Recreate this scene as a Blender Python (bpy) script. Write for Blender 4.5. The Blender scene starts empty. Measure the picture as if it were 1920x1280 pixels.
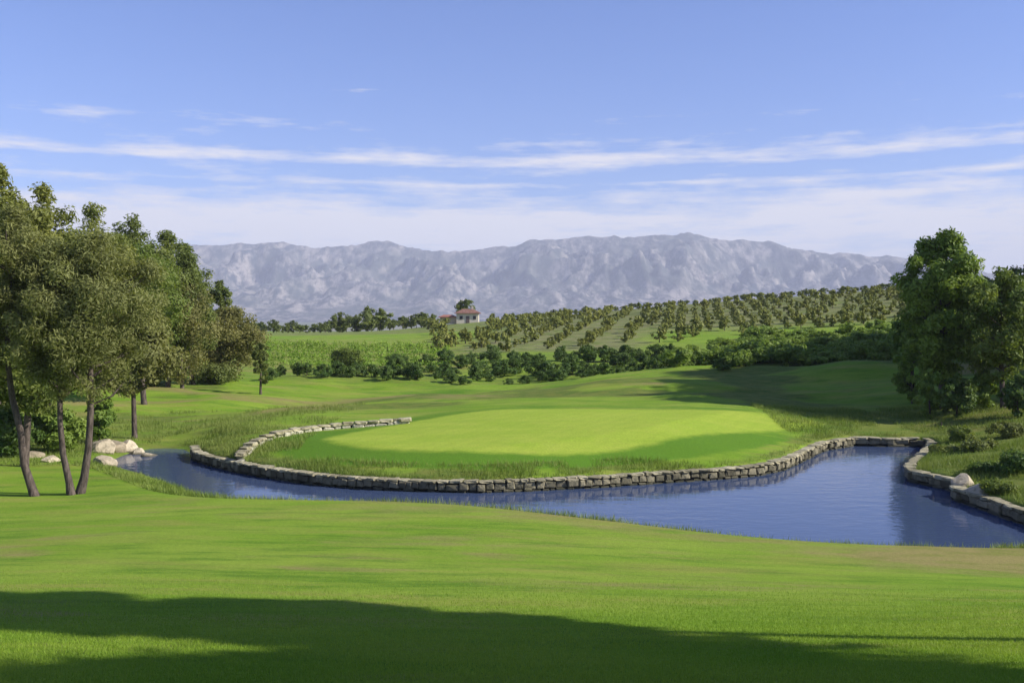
import bpy, bmesh, math, random
import numpy as np
from mathutils import Vector, Matrix

random.seed(7)
RNG = np.random.default_rng(7)
S = bpy.context.scene
C = S.collection
PI = math.pi

# ------------------------------------------------------------------ camera
CAM_H, LENS, FPX = 6.5, 35.0, 35.0 / 36.0 * 1920.0
PITCH = math.atan(50.0 / FPX)
cam = bpy.data.cameras.new('camera')
cam.lens, cam.sensor_width, cam.clip_start, cam.clip_end = LENS, 36.0, 0.1, 40000.0
cam_o = bpy.data.objects.new('camera', cam)
C.objects.link(cam_o)
cam_o.location = (0, 0, CAM_H)
cam_o.rotation_euler = (PI / 2 - PITCH, 0, 0)
S.camera = cam_o

# ------------------------------------------------------------------ light
SUN_EL, SUN_AZ = math.radians(33), math.radians(101)
SUN_DIR = Vector((math.sin(SUN_AZ) * math.cos(SUN_EL), math.cos(SUN_AZ) * math.cos(SUN_EL), math.sin(SUN_EL)))
sun = bpy.data.lights.new('sun', 'SUN')
sun.energy, sun.angle, sun.color = 5.0, math.radians(0.6), (1.0, 0.95, 0.86)
sun_o = bpy.data.objects.new('sun', sun)
C.objects.link(sun_o)
sun_o.location = SUN_DIR * 60
sun_o.rotation_euler = SUN_DIR.to_track_quat('Z', 'Y').to_euler()

world = bpy.data.worlds.new('World')
S.world = world
world.use_nodes = True
SKY_STRENGTH = 0.090


def build_world():
    nt = world.node_tree
    N, L = nt.nodes, nt.links
    bg = N['Background']
    bg.inputs[1].default_value = SKY_STRENGTH
    sky = N.new('ShaderNodeTexSky')
    sky.sky_type = 'NISHITA'
    sky.sun_disc = False
    sky.sun_elevation, sky.sun_rotation = SUN_EL, SUN_AZ
    sky.altitude = 100
    sky.air_density, sky.dust_density, sky.ozone_density = 1.0, 0.6, 2.2
    tc = N.new('ShaderNodeTexCoord')
    sep = N.new('ShaderNodeSeparateXYZ')
    L.new(tc.outputs['Generated'], sep.inputs[0])

    def m(op, a, b=None, c=None):
        n = N.new('ShaderNodeMath')
        n.operation = op
        for i, v in enumerate((a, b, c)):
            if v is None:
                continue
            if isinstance(v, (int, float)):
                n.inputs[i].default_value = v
            else:
                L.new(v, n.inputs[i])
        return n.outputs[0]
    az = m('ARCTAN2', sep.outputs['X'], sep.outputs['Y'])
    el = sep.outputs['Z']

    def noise(sx, sy, off, detail, rough):
        cmb = N.new('ShaderNodeCombineXYZ')
        L.new(m('MULTIPLY', az, sx), cmb.inputs[0])
        L.new(m('MULTIPLY', el, sy), cmb.inputs[1])
        cmb.inputs[2].default_value = off
        nz = N.new('ShaderNodeTexNoise')
        nz.inputs['Scale'].default_value = 1.0
        nz.inputs['Detail'].default_value = detail
        nz.inputs['Roughness'].default_value = rough
        L.new(cmb.outputs[0], nz.inputs['Vector'])
        return nz.outputs['Fac']
    # band height follows a shallow arc: lowest a little right of the middle
    arc = m('MULTIPLY', m('POWER', m('MAXIMUM', m('SUBTRACT', az, 0.10), 0.0), 1.5), -0.014)
    wob = m('ADD', m('MULTIPLY', m('SUBTRACT', noise(7.0, 6.0, 3.7, 3, 0.55), 0.5), 0.012), arc)
    elw = m('ADD', el, wob)
    ramp = N.new('ShaderNodeValToRGB')
    L.new(elw, ramp.inputs[0])
    cr = ramp.color_ramp
    cr.interpolation = 'EASE'
    stops = [(0.0, 1.15), (0.090, 1.08), (0.114, 0.82), (0.123, 0.58), (0.129, 0.85), (0.134, 0.50),
             (0.144, 0.45), (0.150, 0.98), (0.154, 0.92), (0.160, 0.56), (0.178, 0.42), (0.205, 0.24), (0.24, 0.0)]
    while len(cr.elements) < len(stops):
        cr.elements.new(0.5)
    for e, (p, v) in zip(cr.elements, stops):
        e.position = p
        e.color = (v, v, v, 1)
    n1 = noise(11.0, 170.0, 1.3, 6, 0.7)
    n2 = noise(8.0, 40.0, 8.1, 5, 0.66)
    cl = m('ADD', m('MULTIPLY', n1, 0.9), m('MULTIPLY', n2, 1.9))
    cl = m('ADD', cl, m('SUBTRACT', ramp.outputs[0], 1.92))
    cl = N_clamp(nt, m('MULTIPLY', cl, 1.7))
    tint = N.new('ShaderNodeMix')
    tint.data_type = 'RGBA'
    tint.blend_type = 'MULTIPLY'
    tint.inputs['Factor'].default_value = 1.0
    L.new(sky.outputs[0], tint.inputs['A'])
    tint.inputs['B'].default_value = (0.76, 0.86, 1.32, 1)
    mix = N.new('ShaderNodeMix')
    mix.data_type = 'RGBA'
    L.new(m('MULTIPLY', cl, 0.88), mix.inputs['Factor'])
    L.new(tint.outputs['Result'], mix.inputs['A'])
    mix.inputs['B'].default_value = (7.0, 6.75, 6.95, 1)
    L.new(mix.outputs['Result'], bg.inputs[0])


def N_clamp(nt, sock):
    n = nt.nodes.new('ShaderNodeClamp')
    nt.links.new(sock, n.inputs[0])
    return n.outputs[0]


build_world()
vs = S.view_settings
vs.view_transform, vs.look, vs.gamma, vs.exposure = 'Standard', 'None', 1.0, 0.58
vs.use_curve_mapping = False
S.cycles.use_denoising = True
S.cycles.max_bounces = 6
S.cycles.transparent_max_bounces = 8
S.cycles.volume_bounces = 0


# ------------------------------------------------------------------ helpers
def ray(u, v):
    dx, dy = (u - 960) / FPX, -(v - 640) / FPX
    cp, sp = math.cos(PITCH), math.sin(PITCH)
    return dx, cp + dy * sp, -sp + dy * cp


def onz(u, v, z=0.0):
    d = ray(u, v)
    t = (z - CAM_H) / d[2]
    return (d[0] * t, d[1] * t)


def at(u, v, Y):
    d = ray(u, v)
    t = Y / d[1]
    return (d[0] * t, Y, CAM_H + d[2] * t)


def sstep(a, b, x):
    t = np.clip((x - a) / (b - a), 0, 1)
    return t * t * (3 - 2 * t)


def hash2(ix, iy, seed):
    n = (ix * 374761393 + iy * 668265263 + seed * 974711) & 0xffffffff
    n = ((n ^ (n >> 13)) * 1274126177) & 0xffffffff
    return ((n ^ (n >> 16)) & 0xffff) / 65535.0


def vnoise(x, y, seed=0):
    x, y = np.asarray(x, float), np.asarray(y, float)
    fx, fy = np.floor(x), np.floor(y)
    ix, iy = fx.astype(np.int64), fy.astype(np.int64)
    tx, ty = x - fx, y - fy
    tx, ty = tx * tx * (3 - 2 * tx), ty * ty * (3 - 2 * ty)
    a, b = hash2(ix, iy, seed), hash2(ix + 1, iy, seed)
    c, d = hash2(ix, iy + 1, seed), hash2(ix + 1, iy + 1, seed)
    return (a + (b - a) * tx) * (1 - ty) + (c + (d - c) * tx) * ty


def fbm(x, y, seed=0, octv=4, gain=0.5):
    s, a, t = 0.0, 1.0, 0.0
    for k in range(octv):
        s = s + a * vnoise(x * 2 ** k, y * 2 ** k, seed + k * 17)
        t += a
        a *= gain
    return s / t


def link_mesh(name, me, mat, parent=None):
    if mat and not me.materials:
        me.materials.append(mat)
    o = bpy.data.objects.new(name, me)
    C.objects.link(o)
    if parent is not None:
        o.parent = parent
    return o


def mesh_np(name, verts, faces, attrs=None, smooth=False):
    """verts (n,3), faces (m,k) of equal size"""
    verts = np.asarray(verts, np.float32)
    faces = np.asarray(faces, np.int32)
    me = bpy.data.meshes.new(name)
    m, k = faces.shape
    me.vertices.add(len(verts))
    me.vertices.foreach_set('co', verts.ravel())
    me.loops.add(m * k)
    me.loops.foreach_set('vertex_index', faces.ravel())
    me.polygons.add(m)
    me.polygons.foreach_set('loop_start', np.arange(0, m * k, k, dtype=np.int32))
    me.polygons.foreach_set('loop_total', np.full(m, k, np.int32))
    if smooth:
        me.polygons.foreach_set('use_smooth', np.ones(m, bool))
    for nm, arr in (attrs or {}).items():
        a = me.attributes.new(nm, 'FLOAT', 'POINT')
        a.data.foreach_set('value', np.asarray(arr, np.float32).ravel())
    me.update(calc_edges=True)
    return me


def tag(o, label=None, cat=None, group=None, kind=None):
    if label:
        o['label'] = label
    if cat:
        o['category'] = cat
    if group:
        o['group'] = group
    if kind:
        o['kind'] = kind
    return o


def empty(name, loc, rz=0.0):
    o = bpy.data.objects.new(name, None)
    o.empty_display_size = 0.3
    C.objects.link(o)
    o.location = loc
    o.rotation_euler = (0, 0, rz)
    return o


def copy_tree(o, parent=None):
    c = o.copy()
    C.objects.link(c)
    if parent is not None:
        c.parent = parent
    for ch in list(o.children):
        copy_tree(ch, c)
    return c


def smooth_path(pts, step, closed=False):
    """Catmull-Rom through 2-D points, resampled to about `step`"""
    P = [np.array(p, float) for p in pts]
    n = len(P)
    out = []
    rng = range(n if closed else n - 1)
    for i in rng:
        if closed:
            p0, p1, p2, p3 = P[i - 1], P[i], P[(i + 1) % n], P[(i + 2) % n]
        else:
            p0, p1, p2, p3 = P[max(i - 1, 0)], P[i], P[i + 1], P[min(i + 2, n - 1)]
        k = max(2, int(np.linalg.norm(p2 - p1) / step))
        for j in range(k):
            t = j / k
            out.append(0.5 * (2 * p1 + (p2 - p0) * t + (2 * p0 - 5 * p1 + 4 * p2 - p3) * t * t + (3 * p1 - p0 - 3 * p2 + p3) * t ** 3))
    if not closed:
        out.append(P[-1])
    return np.array(out)


# ------------------------------------------------------------------ node helper
class NB:
    def __init__(self, name):
        self.m = bpy.data.materials.new(name)
        self.m.use_nodes = True
        self.nt = self.m.node_tree
        self.N, self.L = self.nt.nodes, self.nt.links
        self.bsdf = self.N['Principled BSDF']
        self.bsdf.inputs['Specular IOR Level'].default_value = 0.25

    def put(self, sock, v):
        if isinstance(v, bpy.types.NodeSocket):
            self.L.new(v, sock)
        elif isinstance(v, tuple) and len(v) == 3 and sock.type == 'RGBA':
            sock.default_value = (*v, 1)
        else:
            sock.default_value = v

    def math(self, op, a, b=0.0, clamp=False):
        n = self.N.new('ShaderNodeMath')
        n.operation = op
        n.use_clamp = clamp
        self.put(n.inputs[0], a)
        self.put(n.inputs[1], b)
        return n.outputs[0]

    def attr(self, name):
        n = self.N.new('ShaderNodeAttribute')
        n.attribute_name = name
        return n.outputs['Fac']

    def pos(self):
        return self.N.new('ShaderNodeNewGeometry').outputs['Position']

    def objco(self):
        return self.N.new('ShaderNodeTexCoord').outputs['Object']

    def rnd(self):
        return self.N.new('ShaderNodeObjectInfo').outputs['Random']

    def noise(self, vec, scale, detail=3.0, rough=0.55, stretch=(1, 1, 1)):
        mp = self.N.new('ShaderNodeMapping')
        mp.inputs['Scale'].default_value = stretch
        self.L.new(vec, mp.inputs['Vector'])
        n = self.N.new('ShaderNodeTexNoise')
        n.inputs['Scale'].default_value = scale
        n.inputs['Detail'].default_value = detail
        n.inputs['Roughness'].default_value = rough
        self.L.new(mp.outputs[0], n.inputs['Vector'])
        return n.outputs['Fac']

    def mix(self, f, a, b, blend='MIX'):
        n = self.N.new('ShaderNodeMix')
        n.data_type = 'RGBA'
        n.blend_type = blend
        self.put(n.inputs['Factor'], f)
        self.put(n.inputs['A'], a)
        self.put(n.inputs['B'], b)
        return n.outputs['Result']

    def range(self, v, a, b, c=0.0, d=1.0):
        n = self.N.new('ShaderNodeMapRange')
        n.interpolation_type = 'SMOOTHSTEP'
        self.put(n.inputs[0], v)
        for i, x in enumerate((a, b, c, d)):
            n.inputs[i + 1].default_value = x
        return n.outputs[0]

    def bump(self, h, strength, dist):
        n = self.N.new('ShaderNodeBump')
        n.inputs['Strength'].default_value = strength
        n.inputs['Distance'].default_value = dist
        self.L.new(h, n.inputs['Height'])
        self.L.new(n.outputs[0], self.bsdf.inputs['Normal'])

    def color(self, c, rough=0.8):
        self.put(self.bsdf.inputs['Base Color'], c)
        self.bsdf.inputs['Roughness'].default_value = rough
        return self.m


def scaled(c, k):
    return tuple(x * k for x in c)


# ------------------------------------------------------------------ ground materials
G_FAIR = (0.155, 0.260, 0.020)
G_FAIR2 = (0.210, 0.295, 0.034)
G_GREEN = (0.315, 0.390, 0.048)
G_LUSH = (0.098, 0.195, 0.016)
G_ROUGH = (0.160, 0.185, 0.036)
G_DRY = (0.250, 0.215, 0.075)
G_SOIL = (0.205, 0.195, 0.090)


def mat_ground():
    b = NB('turf')
    p = b.pos()
    big = b.noise(p, 0.16, 4, 0.6, (1, 2.2, 1))
    mid = b.noise(p, 0.9, 4, 0.6, (1, 2.0, 1))
    fine = b.noise(p, 14.0, 4, 0.7)
    tiny = b.noise(p, 70.0, 2, 0.6)
    c = b.mix(b.range(big, 0.35, 0.65), G_FAIR, G_FAIR2)
    c = b.mix(b.math('MULTIPLY', b.range(b.noise(p, 0.7, 6, 0.7, (0.5, 1.8, 1)), 0.45, 0.68), 0.75), c, (0.080, 0.170, 0.014))
    c = b.mix(b.math('MULTIPLY', b.range(b.noise(p, 0.33, 5, 0.65, (0.6, 2.6, 1)), 0.48, 0.68), 0.6), c, (0.265, 0.250, 0.060))
    w = b.math('MULTIPLY', b.math('SUBTRACT', b.noise(p, 0.55, 5, 0.65, (0.6, 1.6, 1)), 0.5), 1.1)

    def zone(name, edge=0.5, soft=0.22):
        return b.range(b.math('ADD', b.attr(name), w), edge - soft, edge + soft)
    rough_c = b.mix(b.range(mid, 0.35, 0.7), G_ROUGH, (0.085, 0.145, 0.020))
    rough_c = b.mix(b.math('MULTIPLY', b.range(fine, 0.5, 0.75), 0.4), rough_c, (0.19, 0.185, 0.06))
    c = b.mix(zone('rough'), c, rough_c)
    lush_c = b.mix(b.range(big, 0.35, 0.65), G_LUSH, (0.095, 0.200, 0.016))
    c = b.mix(zone('lush'), c, lush_c)
    dry_c = b.mix(b.range(mid, 0.4, 0.7), G_DRY, (0.185, 0.195, 0.045))
    c = b.mix(zone('dry'), c, dry_c)
    soil_c = b.mix(b.range(b.noise(p, 0.5, 4, 0.6), 0.35, 0.7), G_SOIL, (0.110, 0.140, 0.035))
    c = b.mix(zone('soil'), c, soil_c)
    gr_c = b.mix(b.range(b.noise(p, 0.35, 3, 0.5, (1, 2.5, 1)), 0.3, 0.7), G_GREEN, (0.260, 0.360, 0.036))
    st = b.N.new('ShaderNodeTexWave')
    st.inputs['Scale'].default_value = 0.42
    st.inputs['Distortion'].default_value = 0.6
    mp = b.N.new('ShaderNodeMapping')
    mp.inputs['Rotation'].default_value = (0, 0, 0.5)
    b.L.new(p, mp.inputs['Vector'])
    b.L.new(mp.outputs[0], st.inputs['Vector'])
    gr_c = b.mix(b.math('MULTIPLY', st.outputs['Fac'], 0.22), gr_c, (0.23, 0.33, 0.034))
    gr_c = b.mix(b.math('MULTIPLY', b.range(mid, 0.5, 0.75), 0.35), gr_c, (0.36, 0.37, 0.075))
    gn = b.math('ADD', b.attr('green'), b.math('MULTIPLY', b.math('SUBTRACT', b.noise(p, 1.6, 4, 0.6), 0.5), 0.5))
    c = b.mix(b.range(gn, 0.22, 0.78), c, gr_c)
    far_c = b.mix(b.range(b.noise(p, 0.004, 5, 0.6, (1, 1.5, 1)), 0.35, 0.65), (0.09, 0.12, 0.06), (0.25, 0.23, 0.15))
    c = b.mix(b.attr('far'), c, far_c)
    grain = b.math('ADD', b.math('MULTIPLY', fine, 0.7), b.math('MULTIPLY', tiny, 0.5))
    c = b.mix(1.0, c, b.mix(b.range(grain, 0.35, 0.85), (0.72, 0.72, 0.72), (1.22, 1.22, 1.22)), 'MULTIPLY')
    b.bump(grain, 0.5, 0.05)
    b.bsdf.inputs['Specular IOR Level'].default_value = 0.08
    return b.color(c, 1.0)


def mat_leaf(name, a, c, trans=0.38, rough=0.6):
    b = NB(name)
    col = b.mix(b.attr('tint'), a, c)
    col = b.mix(b.math('MULTIPLY', b.rnd(), 0.35), col, b.mix(0.5, a, (c[0] * 1.2, c[1] * 0.95, c[2] * 0.8)))
    b.color(col, rough)
    tr = b.N.new('ShaderNodeBsdfTranslucent')
    b.L.new(b.mix(1.0, col, (1.3, 1.3, 0.7), 'MULTIPLY'), tr.inputs['Color'])
    ms = b.N.new('ShaderNodeMixShader')
    ms.inputs[0].default_value = trans
    b.L.new(b.bsdf.outputs[0], ms.inputs[1])
    b.L.new(tr.outputs[0], ms.inputs[2])
    b.L.new(ms.outputs[0], b.N['Material Output'].inputs['Surface'])
    return b.m


def mat_bark(name, a, c):
    b = NB(name)
    o = b.objco()
    n = b.noise(o, 3.0, 5, 0.65, (4, 4, 1))
    col = b.mix(b.range(n, 0.3, 0.7), a, c)
    b.bump(n, 0.8, 0.05)
    return b.color(col, 0.9)


def mat_stone(name, a, c, d):
    b = NB(name)
    o = b.objco()
    r = b.rnd()
    col = b.mix(r, a, c)
    n = b.noise(b.pos(), 5.0, 5, 0.65)
    col = b.mix(b.math('MULTIPLY', b.range(n, 0.42, 0.72), 0.7), col, d)
    n2 = b.noise(b.pos(), 22.0, 4, 0.7)
    sep = b.N.new('ShaderNodeSeparateXYZ')
    b.L.new(b.pos(), sep.inputs[0])
    wet = b.range(b.math('ADD', sep.outputs['Z'], b.math('MULTIPLY', b.math('SUBTRACT', n, 0.5), 0.16)), 0.03, 0.13, 0.8, 0.0)
    col = b.mix(wet, col, (0.022, 0.024, 0.014))
    b.bump(b.math('ADD', n, b.math('MULTIPLY', n2, 0.4)), 0.9, 0.06)
    return b.color(col, 0.88)


def mat_water():
    b = NB('pond_water')
    p = b.pos()
    b.put(b.bsdf.inputs['Base Color'], (0.050, 0.074, 0.140))
    b.bsdf.inputs['Roughness'].default_value = 0.05
    b.bsdf.inputs['IOR'].default_value = 1.33
    b.bsdf.inputs['Specular IOR Level'].default_value = 0.5
    w1 = b.noise(p, 1.5, 3, 0.55, (0.7, 1.3, 1))
    w2 = b.noise(p, 6.0, 2, 0.5, (0.7, 1.2, 1))
    calm = b.range(b.noise(p, 0.09, 2, 0.5), 0.35, 0.65, 0.45, 1.0)
    h = b.math('MULTIPLY', b.math('ADD', w1, b.math('MULTIPLY', w2, 0.22)), calm)
    b.bump(h, 1.0, 0.016)
    return b.m


def mat_plain(name, col, rough=0.8, var=0.2, scale=6.0):
    b = NB(name)
    n = b.noise(b.pos(), scale, 4, 0.6)
    return b.color(b.mix(b.range(n, 0.3, 0.7), scaled(col, 1 - var), scaled(col, 1 + var)), rough)


# ------------------------------------------------------------------ pond outline (world metres, water level z = 0)
W = lambda *a: [onz(u, v, 0.0) for u, v in a]
shore = W((1930, 1030), (1800, 1031), (1700, 1030), (1550, 1028), (1400, 1019), (1250, 1004), (1100, 990), (960, 974), (840, 966), (700, 961), (560, 955),
          (450, 947), (385, 934), (300, 900), (222, 876))
tip = W((200, 868), (235, 852), (268, 843), (310, 840), (345, 842))
far_wall = [onz(u, v + 12, 1.15) for u, v in ((440, 830), (470, 812), (510, 801), (600, 789), (690, 785), (760, 783))]
isl = W((362, 852), (366, 864), (420, 880), (500, 896), (600, 910), (700, 918), (850, 923), (950, 922), (1100, 915),
        (1250, 905), (1380, 896), (1450, 886), (1500, 868), (1545, 846), (1605, 836))
end_wall = W((1605, 836), (1665, 837), (1728, 838))
rbank = W((1728, 838), (1742, 846), (1722, 868), (1700, 888), (1706, 902), (1760, 915), (1785, 922), (1792, 938), (1850, 958), (1920, 984), (2020, 1012), (2120, 1030))
close_r = W((2120, 1040),)

segs = []      # (points, walled?)
chain = [(shore, 0), (tip, 0), (isl, 1), (end_wall, 1), (rbank, 1), (close_r, 0)]
poly, flag = [], []
for pts, w in chain:
    sp = smooth_path(pts, 0.7) if len(pts) > 1 else np.array(pts)
    for p in sp:
        if poly and np.linalg.norm(np.array(poly[-1]) - p) < 0.05:
            flag[-1] = max(flag[-1], w) if w else flag[-1]
            continue
        poly.append(tuple(p))
        flag.append(w)
POLY = np.array(poly)
FLAG = np.array(flag, float)


def poly_sdf(P, x, y, flags=None):
    """signed distance to closed polygon (negative inside) and blended flag"""
    x, y = np.asarray(x, float), np.asarray(y, float)
    A, B = P, np.roll(P, -1, 0)
    best = np.full(x.shape, 1e18)
    ins = np.zeros(x.shape, bool)
    fl = np.zeros(x.shape)
    fw = np.zeros(x.shape)
    for i in range(len(P)):
        ax, ay = A[i]
        ex, ey = B[i] - A[i]
        L2 = ex * ex + ey * ey + 1e-12
        t = np.clip(((x - ax) * ex + (y - ay) * ey) / L2, 0, 1)
        dx, dy = x - ax - t * ex, y - ay - t * ey
        d2 = dx * dx + dy * dy
        best = np.minimum(best, d2)
        if flags is not None:
            w = 1.0 / (d2 + 0.01) ** 3
            fl += w * flags[i]
            fw += w
        c = ((ay > y) != (B[i][1] > y))
        xi = ax + (y - ay) * ex / (ey if abs(ey) > 1e-9 else 1e-9)
        ins ^= c & (x < xi)
    d = np.sqrt(best) * np.where(ins, -1, 1)
    return (d, fl / np.maximum(fw, 1e-12)) if flags is not None else d


# ------------------------------------------------------------------ land height
def cp(u, v, Y):
    return at(u, v, Y)


ctrl = [(-14, -15, 5.2), (0, -15, 5.2), (16, -15, 5.3), (-12, 0, 4.75), (0, 0, 4.75), (12, 0, 4.8),
        cp(0, 1280, 8), cp(960, 1280, 8), cp(1920, 1280, 8), (-12, 8, 3.6), (12, 8, 3.6),
        cp(0, 1110, 14), cp(960, 1120, 14), cp(1920, 1130, 14), (-14, 14, 2.4), (16, 14, 2.2),
        cp(200, 1010, 22), cp(960, 1030, 21.5), cp(1700, 1075, 21), (19, 21, 0.8), (-20, 22, 1.2),
        cp(60, 930, 33), (-24, 33, 0.7), (-28, 45, 0.8), (-34, 60, 1.4), (-45, 80, 2.2), (-60, 110, 3.2), (-75, 150, 4.0),
        cp(215, 835, 49.5), cp(330, 800, 56), cp(300, 738, 72), cp(480, 740, 70),
        cp(640, 752, 68), cp(700, 722, 80), cp(1000, 725, 80), cp(880, 748, 66), cp(1250, 704, 73), cp(1420, 712, 72), cp(1080, 725, 72),
        cp(1560, 742, 64), cp(1700, 750, 60), cp(1880, 755, 55),
        (-3.0, 39.0, 1.0), (4.0, 38.8, 1.0), (9.0, 40.2, 1.0), (-8.5, 42.2, 1.05), (-11.5, 45.5, 0.95), (12.5, 44.5, 1.0), (15.5, 50.5, 1.0),
        cp(620, 820, 43.5), cp(870, 840, 40.6), cp(1100, 838, 40.6), cp(1300, 815, 43), cp(900, 768, 53), cp(1150, 764, 54), cp(1400, 764, 54),
        (-9.5, 50.5, 1.0), (-6.0, 53, 1.15), (-14, 49, 0.9), (-12.5, 53, 1.2),
        cp(1600, 775, 56), cp(1720, 800, 51), cp(1850, 800, 42), cp(1900, 850, 36.5), cp(1780, 868, 40), (24, 34, 1.8), (30, 45, 3.2), (40, 60, 4.0), (60, 75, 5.5), (85, 100, 8.5), (110, 130, 12),
        cp(560, 692, 95), cp(820, 690, 95), cp(560, 645, 130), cp(820, 648, 128), cp(560, 628, 160), cp(760, 622, 165),
        cp(1000, 668, 105), cp(1000, 628, 140), cp(1000, 600, 200), cp(870, 606, 210), cp(1560, 692, 73), cp(1700, 690, 73), cp(1300, 664, 105), cp(1300, 620, 140), cp(1300, 574, 200),
        cp(1640, 660, 100), cp(1640, 605, 140), cp(1640, 550, 200), cp(1900, 640, 95), cp(1950, 560, 150), cp(2000, 520, 200), cp(700, 622, 215), cp(450, 626, 170), (-60, 200, 3.0)]
ctrl = np.array(ctrl, float)


def tps(r2):
    return 0.5 * r2 * np.log(r2 + 1e-9)


_n = len(ctrl)
_d2 = (ctrl[:, None, 0] - ctrl[None, :, 0]) ** 2 + (ctrl[:, None, 1] - ctrl[None, :, 1]) ** 2
_A = np.zeros((_n + 3, _n + 3))
_A[:_n, :_n] = tps(_d2) + np.eye(_n) * 6.0
_A[:_n, _n] = 1
_A[:_n, _n + 1:] = ctrl[:, :2]
_A[_n:, :_n] = _A[:_n, _n:].T
_b = np.zeros(_n + 3)
_b[:_n] = ctrl[:, 2]
_sol = np.linalg.solve(_A, _b)

FAR_Z = -24.0


def land(x, y):
    x, y = np.asarray(x, float), np.asarray(y, float)
    xc, yc = np.clip(x, -90, 115), np.clip(y, -18, 215)
    z = _sol[_n] + _sol[_n + 1] * xc + _sol[_n + 2] * yc
    for i in range(_n):
        z = z + _sol[i] * tps((xc - ctrl[i, 0]) ** 2 + (yc - ctrl[i, 1]) ** 2)
    z = z + (fbm(x / 9.0, y / 9.0, 3, 3) - 0.5) * 0.22 * sstep(-5, 30, y)
    z = z + (fbm(x / 13.0 + 3, y / 5.0, 8, 3) - 0.5) * 1.5 * sstep(56, 64, y) * sstep(96, 82, y)
    r = np.maximum(np.maximum(y - 225, np.abs(x) - 150), 0)
    f = sstep(0, 420, r)
    z = z * (1 - f) + FAR_Z * f
    return z


def height(x, y):
    x, y = np.atleast_1d(np.asarray(x, float)), np.atleast_1d(np.asarray(y, float))
    z = land(x, y)
    near = (np.abs(x) < 32) & (y > 20) & (y < 66)
    if near.any():
        d, fl = poly_sdf(POLY, x[near], y[near], FLAG)
        fl = sstep(0.3, 0.7, fl)
        zl = np.maximum(z[near], 0.30)
        zl = np.minimum(zl, np.where(fl > .5, 0.39 + 0.17 * np.maximum(d, 0), 99))
        wall_z = np.where(d < 0.02, -1.2, -1.2 + (np.maximum(zl, 0.39) + 1.2) * sstep(0.02, 0.30, d))
        s = sstep(0.0, 3.2, d)
        shore_z = np.where(d < 0, np.maximum(-1.2, d * 0.5), np.minimum(zl, 0.03 + 0.16 * d) * (1 - s) + zl * s)
        z[near] = wall_z * fl + shore_z * (1 - fl)
    return z


def hz(x, y):
    return float(height(x, y)[0])


# masks in world space
def world_poly(pts, Zs):
    return smooth_path([onz(u, v, z) for (u, v), z in zip(pts, Zs)], 1.0, closed=True)


GREEN = world_poly([(612, 822), (700, 838), (840, 843), (1040, 842), (1190, 832), (1330, 808), (1440, 788), (1540, 770), (1400, 763), (1150, 762), (930, 765), (820, 778), (720, 798)],
                   [1.05, 1.05, 1.06, 1.1, 1.1, 1.2, 1.35, 1.5, 1.6, 1.62, 1.55, 1.4, 1.2])


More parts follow.
